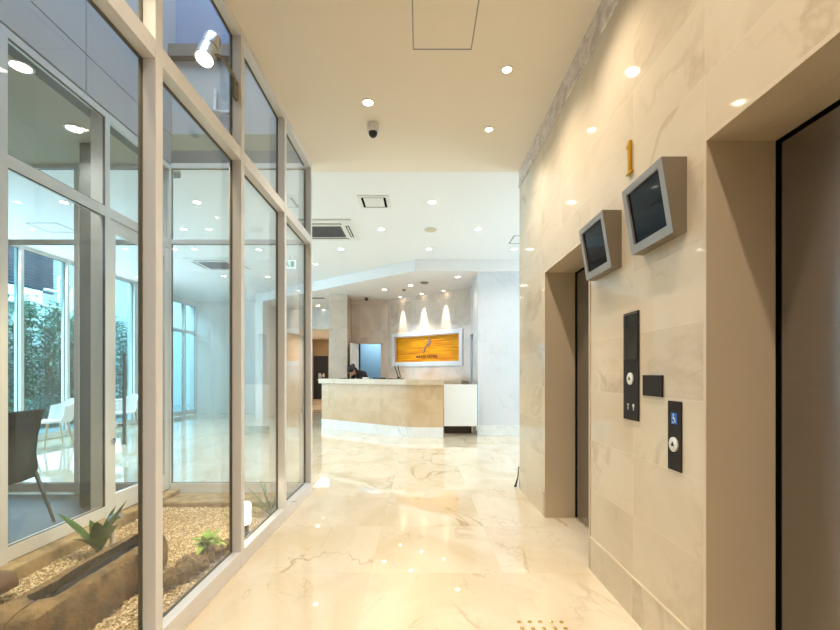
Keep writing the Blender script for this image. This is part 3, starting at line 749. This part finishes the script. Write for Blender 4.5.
# cassette air conditioner
a_ = thing('ceiling_air_conditioner', 'white four-way cassette air conditioner with grey grille in the lobby ceiling', 'air conditioner', (-1.45, 6.6, ZL))
MB().box(-.47,.47,-.46,.46,-.03,0).build('panel', M['white_plastic'], a_, bevel=.01)
gr = MB().box(-.28,.28,-.24,.24,-.034,-.030)
for i in range(13): gr.box(-.27,.27,-.235+i*.0375,-.219+i*.0375,-.044,-.034)
gr.build('grille', M['grey_plastic'], a_)
for bx_ in ((-.3,.3,-.36,-.31),(-.3,.3,.31,.36),(-.40,-.35,-.26,.26),(.35,.40,-.26,.26)):
    lv = MB().box(*bx_, -.033, -.029).build('outlet_slot', M['dark'], a_)
    e = bx_; horiz = (e[1]-e[0]) > (e[3]-e[2])
    (MB().box(e[0]+.01,e[1]-.01,(e[2]+e[3])/2-.008,(e[2]+e[3])/2+.010,-.04,-.033) if horiz else MB().box((e[0]+e[1])/2-.008,(e[0]+e[1])/2+.010,e[2]+.01,e[3]-.01,-.04,-.033)).build('flap', M['white_plastic'], lv)
dup(a_, (-4.05, 8.62, ZL), label='white cassette air conditioner seen through the second glazing bay')
dup(h_, (-5.55, 6.5, ZL), label='dark-lined access hatch in the lobby ceiling above the hedge window')
# detectors, cameras
x, y = at_z(430.5, 229.5, ZL)
tag(MB().lathe([(.095,0),(.095,-.01),(.075,-.022),(.03,-.026)], n=28).build('smoke_detector', plain('detector_cream', sr(206,202,172), .5), smooth=True, loc=(x,y,ZL)), 'pale round smoke detector in the middle of the lobby ceiling', 'smoke detector')
x, y = at_z(424.4, 282.5, 3.2)
tag(MB().lathe([(.09,0),(.09,-.012),(.06,-.03),(.02,-.034)], n=24).build('smoke_detector', M['mon_side'], smooth=True, loc=(x,y,3.2)), 'brownish round detector in the reception soffit', 'smoke detector')
x, y = at_z(404, 289.5, 3.2)
tag(MB().lathe([(.05,0),(.05,-.012),(.02,-.02),(.02,-.035),(.035,-.038)], n=18).build('ceiling_sprinkler', M['mon_side'], smooth=True, loc=(x,y,3.2)), 'tiny dark sprinkler head between two reception soffit downlights', 'sprinkler')
x, y = at_z(373, 124, ZC)
cm = thing('ceiling_camera', 'beige dome camera with black lens ball on the corridor ceiling', 'camera', (x, y, ZC))
MB().lathe([(.048,0),(.050,-.006),(.050,-.062),(.044,-.07),(.03,-.072)], n=28).build('housing', M['alu'], cm, smooth=True)
MB().lathe([(.036,-.066),(.038,-.08),(.033,-.098),(.02,-.112),(.004,-.117)], n=24).build('lens_dome', M['black'], cm, smooth=True)
x, y = at_z(366.5, 297.5, 3.2)
cm = thing('ceiling_camera', 'small black dome camera at the soffit above the blue doorway', 'camera', (x, y, 3.2))
MB().lathe([(.05,0),(.05,-.03),(.045,-.034)], n=20).build('base', M['mon_side'], cm, smooth=True)
MB().lathe([(.044,-.03),(.042,-.06),(.025,-.085),(.004,-.09)], n=20).build('lens_dome', M['black'], cm, smooth=True)
x, y = at_z(316, 298, 3.2)
tag(MB().box(-.22,.22,-.06,.06,-.012,0).build('ceiling_vent', M['brownband'], loc=(x,y,3.2)), 'dark slot vent over the passage left of the marble pillar', 'vent')
# exit sign hanging in the lobby
ex = thing('hanging_exit_sign', 'small white and green exit sign hanging in the lobby behind the glass', 'sign', (-2.42, 8.0, 3.3))
MB().box(-.11,.11,-.015,.015,-.13,.03).build('case', M['sign_face'], ex, bevel=.003)
MB().cyl((0,0,.03),(0,0,.12),.008).build('hanger', M['silver'], ex)
pg = MB().box(.02,.085,-.019,-.015,-.1,.005)
pg.tube([(-.055,-.017,-.03),(-.045,-.017,-.06),(-.075,-.017,-.095)], .009, 6).tube([(-.045,-.017,-.06),(-.02,-.017,-.08),(-.018,-.017,-.105)], .009, 6).tube([(-.085,-.017,-.045),(-.055,-.017,-.03),(-.02,-.017,-.045)], .007, 6).lathe([(.014,0),(.014,.004)], (-.045,-.015,-.008), (0,-1,0), 12)
pg.build('pictogram', M['green_sign'], ex)

# ------------------------------------------------------------------ the garden
import array
def gravel():
    ico = bmesh.new(); bmesh.ops.create_icosphere(ico, subdivisions=1, radius=1)
    iv = [v.co.copy() for v in ico.verts]; jf = [[v.index for v in f.verts] for f in ico.faces]; ico.free()
    V, Fc = [], []
    rnd = random.Random(3)
    for k in range(17000):
        x = rnd.uniform(-2.39,-1.19); y = rnd.uniform(1.2, 3.97)
        r = rnd.uniform(.0045,.0095); q = Matrix.Rotation(rnd.uniform(0,6.28), 3, 'Z'); sx, sy, sz = r*rnd.uniform(.8,1.3), r*rnd.uniform(.7,1.1), r*rnd.uniform(.5,.8)
        n = len(V); z = GZ-.010+rnd.uniform(0,.008)
        for c in iv:
            p = q @ Vector((c.x*sx, c.y*sy, c.z*sz)); V.append((p.x+x, p.y+y, p.z+z))
        Fc += [tuple(i+n for i in f) for f in jf]
    me = bpy.data.meshes.new('gravel'); me.from_pydata(V, [], Fc); me.materials.append(M['pebble'])
    o = bpy.data.objects.new('gravel', me); COL.objects.link(o); o['kind'] = 'stuff'
    tag(o, 'beige gravel covering the indoor garden bed', 'gravel')
gravel()
# stone trough
def trough():
    t = thing('stone_trough', 'rough stone water trough with a long slot on the gravel', 'trough', (-1.71, 1.75, GZ-.01))
    mb = MB(); Ln, n = 1.0, 80; hw_, ht = .125, .235; prof_n = None; V = []; Fc = []
    for i in range(n+1):
        s_ = i/n; y = s_*Ln
        end = min(1, min(s_, 1-s_)/.10); rnd_ = math.sqrt(max(0, 1-(1-end)**2)); k = .55+.45*rnd_; kh = .80+.20*rnd_
        dep = .085 if .17 < s_ < .93 else 0.0; e = min(1, max(0, (min(s_-.155, .945-s_))/.03)); dep = .085*e; sw = .062*max(.05, e)**.5
        top = ht*kh
        pr = [(-hw_*.98*k,0),(-hw_*1.06*k,top*.3),(-hw_*1.02*k,top*.7),(-hw_*.9*k,top*.95),(-hw_*.72*k,top),(-sw-.012,top),(-sw,top-.006),(-sw*.95,top-dep*.5-.006*e),(-sw*.9,top-dep-.001),
              (0,top-dep-.002),(sw*.9,top-dep-.001),(sw*.95,top-dep*.5-.006*e),(sw,top-.006),(sw+.012,top),(hw_*.75*k,top),(hw_*.93*k,top*.93),(hw_*1.05*k,top*.65),(hw_*1.08*k,top*.3),(hw_*.98*k,0)]
        for j, (px, pz) in enumerate(pr):
            nz = noise.noise(Vector((px*9, y*7, pz*9)))*.022 + noise.noise(Vector((px*26, y*22, pz*26)))*.011
            edge = j in (0, len(pr)-1)
            V.append((px + (nz if not 5<=j<=13 else nz*.3), y + (nz*.8 if i in (0,n) else 0), pz + (0 if edge else nz*.5)))
        prof_n = len(pr)
    for i in range(n):
        for j in range(prof_n-1): Fc.append((i*prof_n+j, (i+1)*prof_n+j, (i+1)*prof_n+j+1, i*prof_n+j+1))
        Fc.append((i*prof_n+prof_n-1, (i+1)*prof_n+prof_n-1, (i+1)*prof_n, i*prof_n))
    Fc.append(tuple(range(prof_n))); Fc.append(tuple(n*prof_n+j for j in range(prof_n-1,-1,-1)))
    mb.add(V, Fc); ba = mb.build('basin', M['stone'], t, smooth=True); ba.data.materials.append(M['wet_shaded_stone'])
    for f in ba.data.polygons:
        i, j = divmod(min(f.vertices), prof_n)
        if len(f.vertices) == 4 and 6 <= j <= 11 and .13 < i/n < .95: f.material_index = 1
    MB().box(-.056,.056,.19,.90,.155,.185).build('water', M['waterm'], t)
trough()
# driftwood log
def loft(pts, rx, rz, n=16, amp=.25, fr=9):
    V, Fc = [], []
    for i, p in enumerate(pts):
        p = Vector(p); d = (Vector(pts[min(i+1,len(pts)-1)])-Vector(pts[max(i-1,0)])).normalized(); u = d.cross(Vector((0,0,1))).normalized()
        for k in range(n):
            a = 2*math.pi*k/n; q = p + u*math.cos(a)*rx[i] + Vector((0,0,1))*math.sin(a)*rz[i]
            f = 1 + amp*noise.noise(q*fr) + amp*.5*noise.noise(q*fr*3); V.append(p + (q-p)*f)
    for i in range(len(pts)-1):
        for k in range(n): Fc.append((i*n+k, i*n+(k+1)%n, (i+1)*n+(k+1)%n, (i+1)*n+k))
    Fc += [tuple(range(n-1,-1,-1)), tuple((len(pts)-1)*n+k for k in range(n))]
    return MB().add(V, Fc)
N_ = 60; pp = []; ra = []; rb = []
for i in range(N_+1):
    t = i/N_; pp.append((-1.46+.13*t+.025*math.sin(t*7), 2.40+.72*t, .015+.02*math.sin(t*5+1))); s_ = math.sin(math.pi*(.06+.88*t))**.6
    ra.append(.065*s_*(1.15-.4*t)+.004); rb.append(.055*s_*(1.1-.3*t)+.004)
tag(loft(pp, ra, rb, 30, .8, 13).build('driftwood_log', M['bark'], smooth=True), 'gnarled brown driftwood log on gravel beside the corridor glass', 'log')
def plant(name, label, base, specs, m, stem=None, group=None, stem_h=.04):
    p = thing(name, label, 'plant', base, group); mb = MB()
    for az, el, L_, W_, dr, bz in specs:
        d_ = Vector((math.cos(az)*math.cos(el), math.sin(az)*math.cos(el), math.sin(el)))
        mb.leaf((d_.x*.008, d_.y*.008, bz), d_, L_, W_, dr, 7)
    mb.build('foliage', m, p, smooth=True)
    MB().tube([(0,0,-.02),(.003,0,stem_h*.6),(0,.002,stem_h)], [.009,.008,.005], 8).build('stem', stem or M['stemg'], p, smooth=True)
rnd = random.Random(5)
plant('broadleaf_plant', 'dark green broad-leaved plant behind the stone trough', (-2.19, 2.93, GZ-.01),
      [(3.5,.95,.36,.10,.2,.03),(3.0,1.3,.22,.08,.3,.03),(.15,1.15,.38,.10,.3,.03),(-.5,1.0,.34,.09,.9,.03),(-1.4,.95,.22,.09,.8,.03),(.9,1.3,.3,.09,.5,.03),(5.5,1.05,.3,.085,.8,.02),(-1.0,1.2,.26,.09,.5,.03),(4.2,1.0,.2,.09,.8,.02)], M['leaf'])
plant('leafy_fern', 'small lime green leafy plant growing on the driftwood log', (-1.385, 2.80, .065),
      [(rnd.uniform(0,6.28), rnd.uniform(.15,1.2), rnd.uniform(.06,.13), rnd.uniform(.028,.045), rnd.uniform(.8,1.7), rnd.uniform(.01,.04)) for _ in range(34)], M['leaf_lime'])
plant('spiky_plant', 'small spiky green plant beside the garden lamp in the third bay', (-1.31, 3.74, GZ-.01),
      [(rnd.uniform(0,6.28), rnd.uniform(.5,1.4), rnd.uniform(.16,.34), rnd.uniform(.012,.02), rnd.uniform(.4,1.1), .02) for _ in range(22)], M['leaf'])
plant('grassy_plant', 'low green plant at the near end of the stone trough', (-1.93, 1.74, GZ-.01),
      [(rnd.uniform(0,6.28), rnd.uniform(.4,1.3), rnd.uniform(.10,.2), rnd.uniform(.02,.035), rnd.uniform(.6,1.2), .02) for _ in range(14)], M['leaf_lime'])
tag(loft([(-2.26,2.19,.02),(-2.26,2.20,.06),(-2.25,2.23,.09),(-2.25,2.28,.09),(-2.25,2.34,.08),(-2.25,2.39,.04)], [.02,.05,.075,.085,.07,.02], [.03,.05,.06,.06,.05,.02], 18, .2, 9).build('garden_stone', M['dstone'], smooth=True), 'dark brown rounded stone at the far left of the gravel bed', 'stone')
# bollard lamp
gl = thing('garden_lamp', 'glowing white cylindrical lamp standing on the gravel', 'lamp', (-1.325, 3.25, GZ-.01))
MB().lathe([(.05,0),(.05,.03),(.03,.035),(.03,.1),(.04,.1)], n=24).build('base', M['black'], gl, smooth=True)
MB().lathe([(.030,.1),(.044,.105),(.045,.25),(.036,.262),(.01,.266)], n=24).build('diffuser', M['globe'], gl, smooth=True)
# silver garden spot by the door
gs = thing('garden_spotlight', 'small silver garden spotlight on a pale stake beside the broad-leaved plant', 'spotlight', (-2.13, 2.98, GZ-.01))
MB().cyl((-.0,0,0),(0,0,.22),.017).build('stake', M['alu'], gs, smooth=True)
MB().lathe([(.012,-.05),(.03,-.045),(.034,.02),(.03,.03)], (.03,0,.24), (.8,.2,.5), 20).build('head', M['chrome'], gs, smooth=True)
# cylinder spotlight bracketed from post
sp = thing('cylinder_spotlight', 'silver cylinder spotlight hung high behind the glass, lamp lit', 'spotlight', (-1.215, 2.46, 3.05))
ax = Vector((-.08,-.42,-1)).normalized()
MB().lathe([(.052,-.15),(.058,-.14),(.058,-.045),(.050,-.043),(.050,-.03),(.060,-.028),(.064,.075),(.066,.09),(.058,.09),(.057,.08)], (0,0,0), ax, 32).build('body', M['silver'], sp, smooth=True)
MB().lathe([(.057,.086),(.04,.0885)], (0,0,0), ax, 28).build('lens', emit('spot_lens', (1,.9,.75), 14), sp, smooth=True)
sp.scale = (.8,.8,.8)
MB().tube([(-.02,-.065,-.03),(.03,-.07,-.05),(.06,.0,-.03)], .009, 8).tube([(.03,-.02,-.02),(.075,.06,.0),(.10,.20,-.04),(.115,.215,-.10)], .012, 8).box(.095,.114,.18,.25,-.2,-.06).build('bracket', M['mon_side'], sp, smooth=True)
spot('garden_spot', (-1.215+ax.x*.11, 2.46+ax.y*.11, 3.05+ax.z*.11), (-1.75, 2.3, 0), 150, (1,.8,.5), 80, .6, .05)
spot('garden_wash', (-1.3, 1.3, 3.2), (-1.75, 2.2, 0), 60, (1,.8,.5), 90, .6, .05)
spot('garden_wash', (-1.3, 3.6, 3.2), (-1.7, 3.4, 0), 60, (1,.82,.55), 90, .6, .05)
l = bpy.data.lights.new('garden_lamp_glow', 'POINT'); l.energy = 3; l.color = (1,.85,.6); l.shadow_soft_size = .04
o = bpy.data.objects.new('garden_lamp_glow', l); COL.objects.link(o); o.location = (-1.325, 3.17, .2)
# conduit on the court's back wall
tag(MB().tube([(-2.05,4.30,4.05),(-2.05,4.30,3.84),(-1.97,4.30,3.82),(-1.86,4.30,3.82)], .02, 8).build('wall_conduit', M['alu'], smooth=True), 'bent pale conduit on the grey court wall below the spotlight', 'pipe')

# ------------------------------------------------------------------ lounge and lobby furniture
def dark_chair():
    t = thing('lounge_chair', 'charcoal upholstered chair with steel legs just behind the inner glazing', 'chair', (-3.34, 3.27, 0), None, math.radians(92))
    # local: faces +y, back at -y
    prof = [(-.235,.36),(-.25,.44),(-.235,.56),(-.245,.70),(-.275,.84),(-.30,.92)]
    bk = MB(); n = 9
    V, Fc = [], []
    for (yy, z) in prof:
        wd_ = .275 + .03*max(0, (z-.5))
        for k in range(n):
            u = -1+2*k/(n-1); V.append((u*wd_, yy + .05*u*u, z))
    for (yy, z) in prof:
        wd_ = .275 + .03*max(0, (z-.5))
        for k in range(n):
            u = -1+2*k/(n-1); V.append((u*wd_, yy+.045 + .05*u*u, z))
    P = len(prof)
    for q0 in (0, P*n):
        for i in range(P-1):
            for k in range(n-1): Fc.append((q0+i*n+k, q0+i*n+k+1, q0+(i+1)*n+k+1, q0+(i+1)*n+k))
    o_ = P*n
    for i in range(P-1):
        for k in (0, n-1): Fc.append((i*n+k, (i+1)*n+k, o_+(i+1)*n+k, o_+i*n+k))
    for k in range(n-1):
        for i in (0, P-1): Fc.append((i*n+k, i*n+k+1, o_+i*n+k+1, o_+i*n+k))
    bk.add(V, Fc).build('backrest', M['leather'], t, smooth=True, bevel=.01)
    MB().box(-.275,.275,-.2,.25,.38,.475).build('seat', M['leather'], t, bevel=.025)
    for sx in (-1, 1):
        MB().cyl((sx*.24,-.2,.41),(sx*.22,-.37,.0), .016, 12, .011).build('leg', M['alu_grey'], t, smooth=True)
        MB().cyl((sx*.24,.2,.41),(sx*.24,.26,.0), .016, 12, .011).build('leg', M['alu_grey'], t, smooth=True)
    return t
dc = dark_chair()
tb = thing('lounge_table', 'white lounge table with pedestal beside the charcoal chair', 'table', (-4.05, 3.55, 0))
MB().box(-.36,.36,-.36,.36,.70,.735).build('tabletop', M['white_plastic'], tb, bevel=.008)
MB().lathe([(.24,0),(.24,.012),(.035,.03),(.035,.68),(.09,.70)], n=28).build('pedestal', M['silver'], tb, smooth=True)
def white_chair():
    t = thing('shell_chair', 'white shell chair with wooden legs by the hedge window', 'chair', (-6.05, 7.15, 0), 'white shell chairs in the lobby', math.radians(150))
    V, Fc = [], []; n = 13; rows = [(-.0,.42,.20,.22),(-.03,.44,.25,.24),(-.06,.56,.27,.25),(-.07,.70,.27,.25),(-.08,.80,.25,.24)]
    mb = MB(); th = .018
    for inner in (0, 1):
        for (oy, z, rx, ry) in rows:
            for k in range(n):
                a = math.pi + math.pi*k/(n-1); e = th*inner
                zz = z if z < .5 else z - .12*abs(math.cos(a))**2*((z-.5)/.3)
                V.append(((rx-e)*math.cos(a), oy + (ry-e)*math.sin(a) + .06, zz))
    R_ = len(rows); o_ = R_*n
    for q0 in (0, o_):
        for i in range(R_-1):
            for k in range(n-1): Fc.append((q0+i*n+k, q0+i*n+k+1, q0+(i+1)*n+k+1, q0+(i+1)*n+k))
    for k in range(n-1):
        for i in (0, R_-1): Fc.append((i*n+k, i*n+k+1, o_+i*n+k+1, o_+i*n+k))
    for i in range(R_-1):
        for k in (0, n-1): Fc.append((i*n+k, (i+1)*n+k, o_+(i+1)*n+k, o_+i*n+k))
    mb.add(V, Fc).build('backrest', M['white_plastic'], t, smooth=True)
    MB().prism([(.23*math.cos(a*.2618),.03+.24*math.sin(a*.2618)) for a in range(24)], .41, .45).build('seat', M['white_plastic'], t, bevel=.012)
    for sx in (-1,1):
        for sy in (-1,1): MB().cyl((sx*.14,sy*.13+.03,.42),(sx*.21,sy*.2+.03,0), .017, 10, .011).build('leg', M['wood'], t, smooth=True)
    return t
wc_ = white_chair()
dup(wc_, (-6.0, 8.75, 0), math.radians(170), 'white shell chair seen through the glazed garden door')
lt = thing('lobby_table', 'round white lobby table between the white shell chairs', 'table', (-5.9, 7.95, 0))
MB().lathe([(.34,.70),(.35,.71),(.35,.725),(.34,.73)], n=32).build('tabletop', M['white_plastic'], lt, smooth=True)
MB().lathe([(.22,0),(.22,.012),(.03,.03),(.03,.70)], n=24).build('pedestal', M['white_plastic'], lt, smooth=True)

# ------------------------------------------------------------------ outside the lobby windows
struct(MB().box(-16, -6.95, -2, 22, -.2, -.02).build('ground_outside', M['asphalt']))
struct(MB().box(-9.9, -9.6, 2, 22, -.02, 3.05).build('wall_outside', M['facade']))
lv = thing('louvre_screen', 'dark blue-grey louvre screen above the hedge outside the window', 'louvre', (-9.7, 9.6, 3.27))
MB().box(.11,.15,-2.6,1.6,0,1.6).build('backing', M['louvre'], lv)
sl = MB()
for i in range(22): sl.prism_along([(.15,-2.6,.04+i*.07),(.25,-2.6,.0+i*.07),(.255,-2.6,.012+i*.07),(.15,-2.6,.055+i*.07)], (0,4.2,0))
sl.build('slats', M['louvre'], lv)
tag(MB().box(-9.55,-9.3,6.5,10.6,2.86,3.25).build('outside_beam', M['white'], bevel=.01), 'white beam running above the green hedge outside', 'beam')
pf = MB()
for a_1, b_1 in (((-9.25,11.0,0),(-9.25,11.0,3.7)),((-9.25,10.6,3.3),(-9.25,11.0,3.3)),((-9.25,11.4,0),(-9.25,11.4,3.5)),((-9.25,11.0,3.7),(-9.25,11.4,3.5))): pf.cyl(a_1, b_1, .035, 10)
tag(pf.build('outside_pipe', M['white'], smooth=True), 'white pipe frame beside the louvre screen outside', 'pipe')
def hedge():
    t = thing('bamboo_hedge', 'tall green bamboo hedge outside the lobby window', 'hedge', (0,0,0)); r_ = random.Random(11)
    lf, st_ = MB(), MB()
    for k in range(46):
        x, y = r_.uniform(-9.0,-8.45), 6.4 + 6.4*k/46 + r_.uniform(-.1,.1); hgt = r_.uniform(2.3,2.95)
        tx, ty = x+r_.uniform(-.12,.12), y+r_.uniform(-.15,.15)
        st_.tube([(x,y,-.02),((x+tx)/2,(y+ty)/2,hgt*.5),(tx,ty,hgt)], [.012,.010,.005], 5)
        for q in range(330):
            u = r_.uniform(.06,1); z = u*hgt
            d_ = Vector((r_.gauss(0,1), r_.gauss(0,1), r_.uniform(-.4,.7)))
            lf.leaf((x+(tx-x)*u+r_.gauss(0,.09), y+(ty-y)*u+r_.gauss(0,.09), z), d_, r_.uniform(.1,.2), r_.uniform(.045,.075), .8, 2)
    lf.build('foliage', M['leaf_hedge'], t); st_.build('stems', M['stemg'], t)
hedge()

# ------------------------------------------------------------------ daylight, fill lamps, world, camera
area('daylight_windows', (-6.98, 7.4, 1.8), (0, 7.4, 1.2), 5.6, 3.0, 230, DAY)
area('lobby_fill', (4.7, 6.5, 1.7), (0, 6.8, 1.2), 3.0, 3.0, 60, (.93,.95,1))  # added lamp outside the invented right windows, brightens lobby and pillar
area('hedge_fill', (-7.5, 9.2, 5.6), (-8.8, 9.2, 1.2), 2.4, 8, 1500, (.75,.93,1))  # extra area lamp over the hedge, brightens its leaves like open sky
area('court_fill', (-1.83, 2.4, 6.8), (-1.83, 2.4, 0), 1.2, 4.0, 120, (.8,.9,1))  # added lamp at the top of the court, lifts the dim cladding
q = onw((t0+t1)/2, 1.1, 3.17); p = onw((t0+t1)/2, 0, 1.8)
spot('sign_fill', q, p, 55, (1,.9,.7), 50, .7, .03)  # added spot without a fitting, brightens the golden sign
area('office_lamp', (-1.3, 12.4, 2.5), (-1.3, 12.4, 0), .6, .6, 22, (.95,.97,1))
area('side_room_lamp', (-3.1, 15.3, 2.58), (-3.1, 15.3, 0), 1.0, 1.6, 40, WARM)
wld = bpy.data.worlds.new('world'); SC.world = wld; wld.use_nodes = True
bg = wld.node_tree.nodes['Background']; bg.inputs[0].default_value = (.5,.8,1.0,1); bg.inputs[1].default_value = 2.6
cam = bpy.data.cameras.new('camera'); co = bpy.data.objects.new('camera', cam); COL.objects.link(co)
co.location = (0,0,H); co.rotation_euler = (math.pi/2,0,0)
cam.sensor_fit = 'HORIZONTAL'; cam.sensor_width = 36; cam.lens = F/840*36; cam.shift_x = 0; cam.shift_y = (HY-315)/840
cam.clip_start = .05; cam.clip_end = 200
SC.camera = co
vs_ = SC.view_settings; SC.display_settings.display_device = 'sRGB'; vs_.view_transform = 'Standard'; vs_.look = 'None'; vs_.gamma = 1; vs_.use_curve_mapping = False
vs_.exposure = 0.27
cy = SC.cycles; cy.max_bounces = 10; cy.diffuse_bounces = 4; cy.glossy_bounces = 5; cy.transparent_max_bounces = 32; cy.transmission_bounces = 8
cy.caustics_reflective = False; cy.caustics_refractive = False; cy.sample_clamp_indirect = 6; cy.use_denoising = True
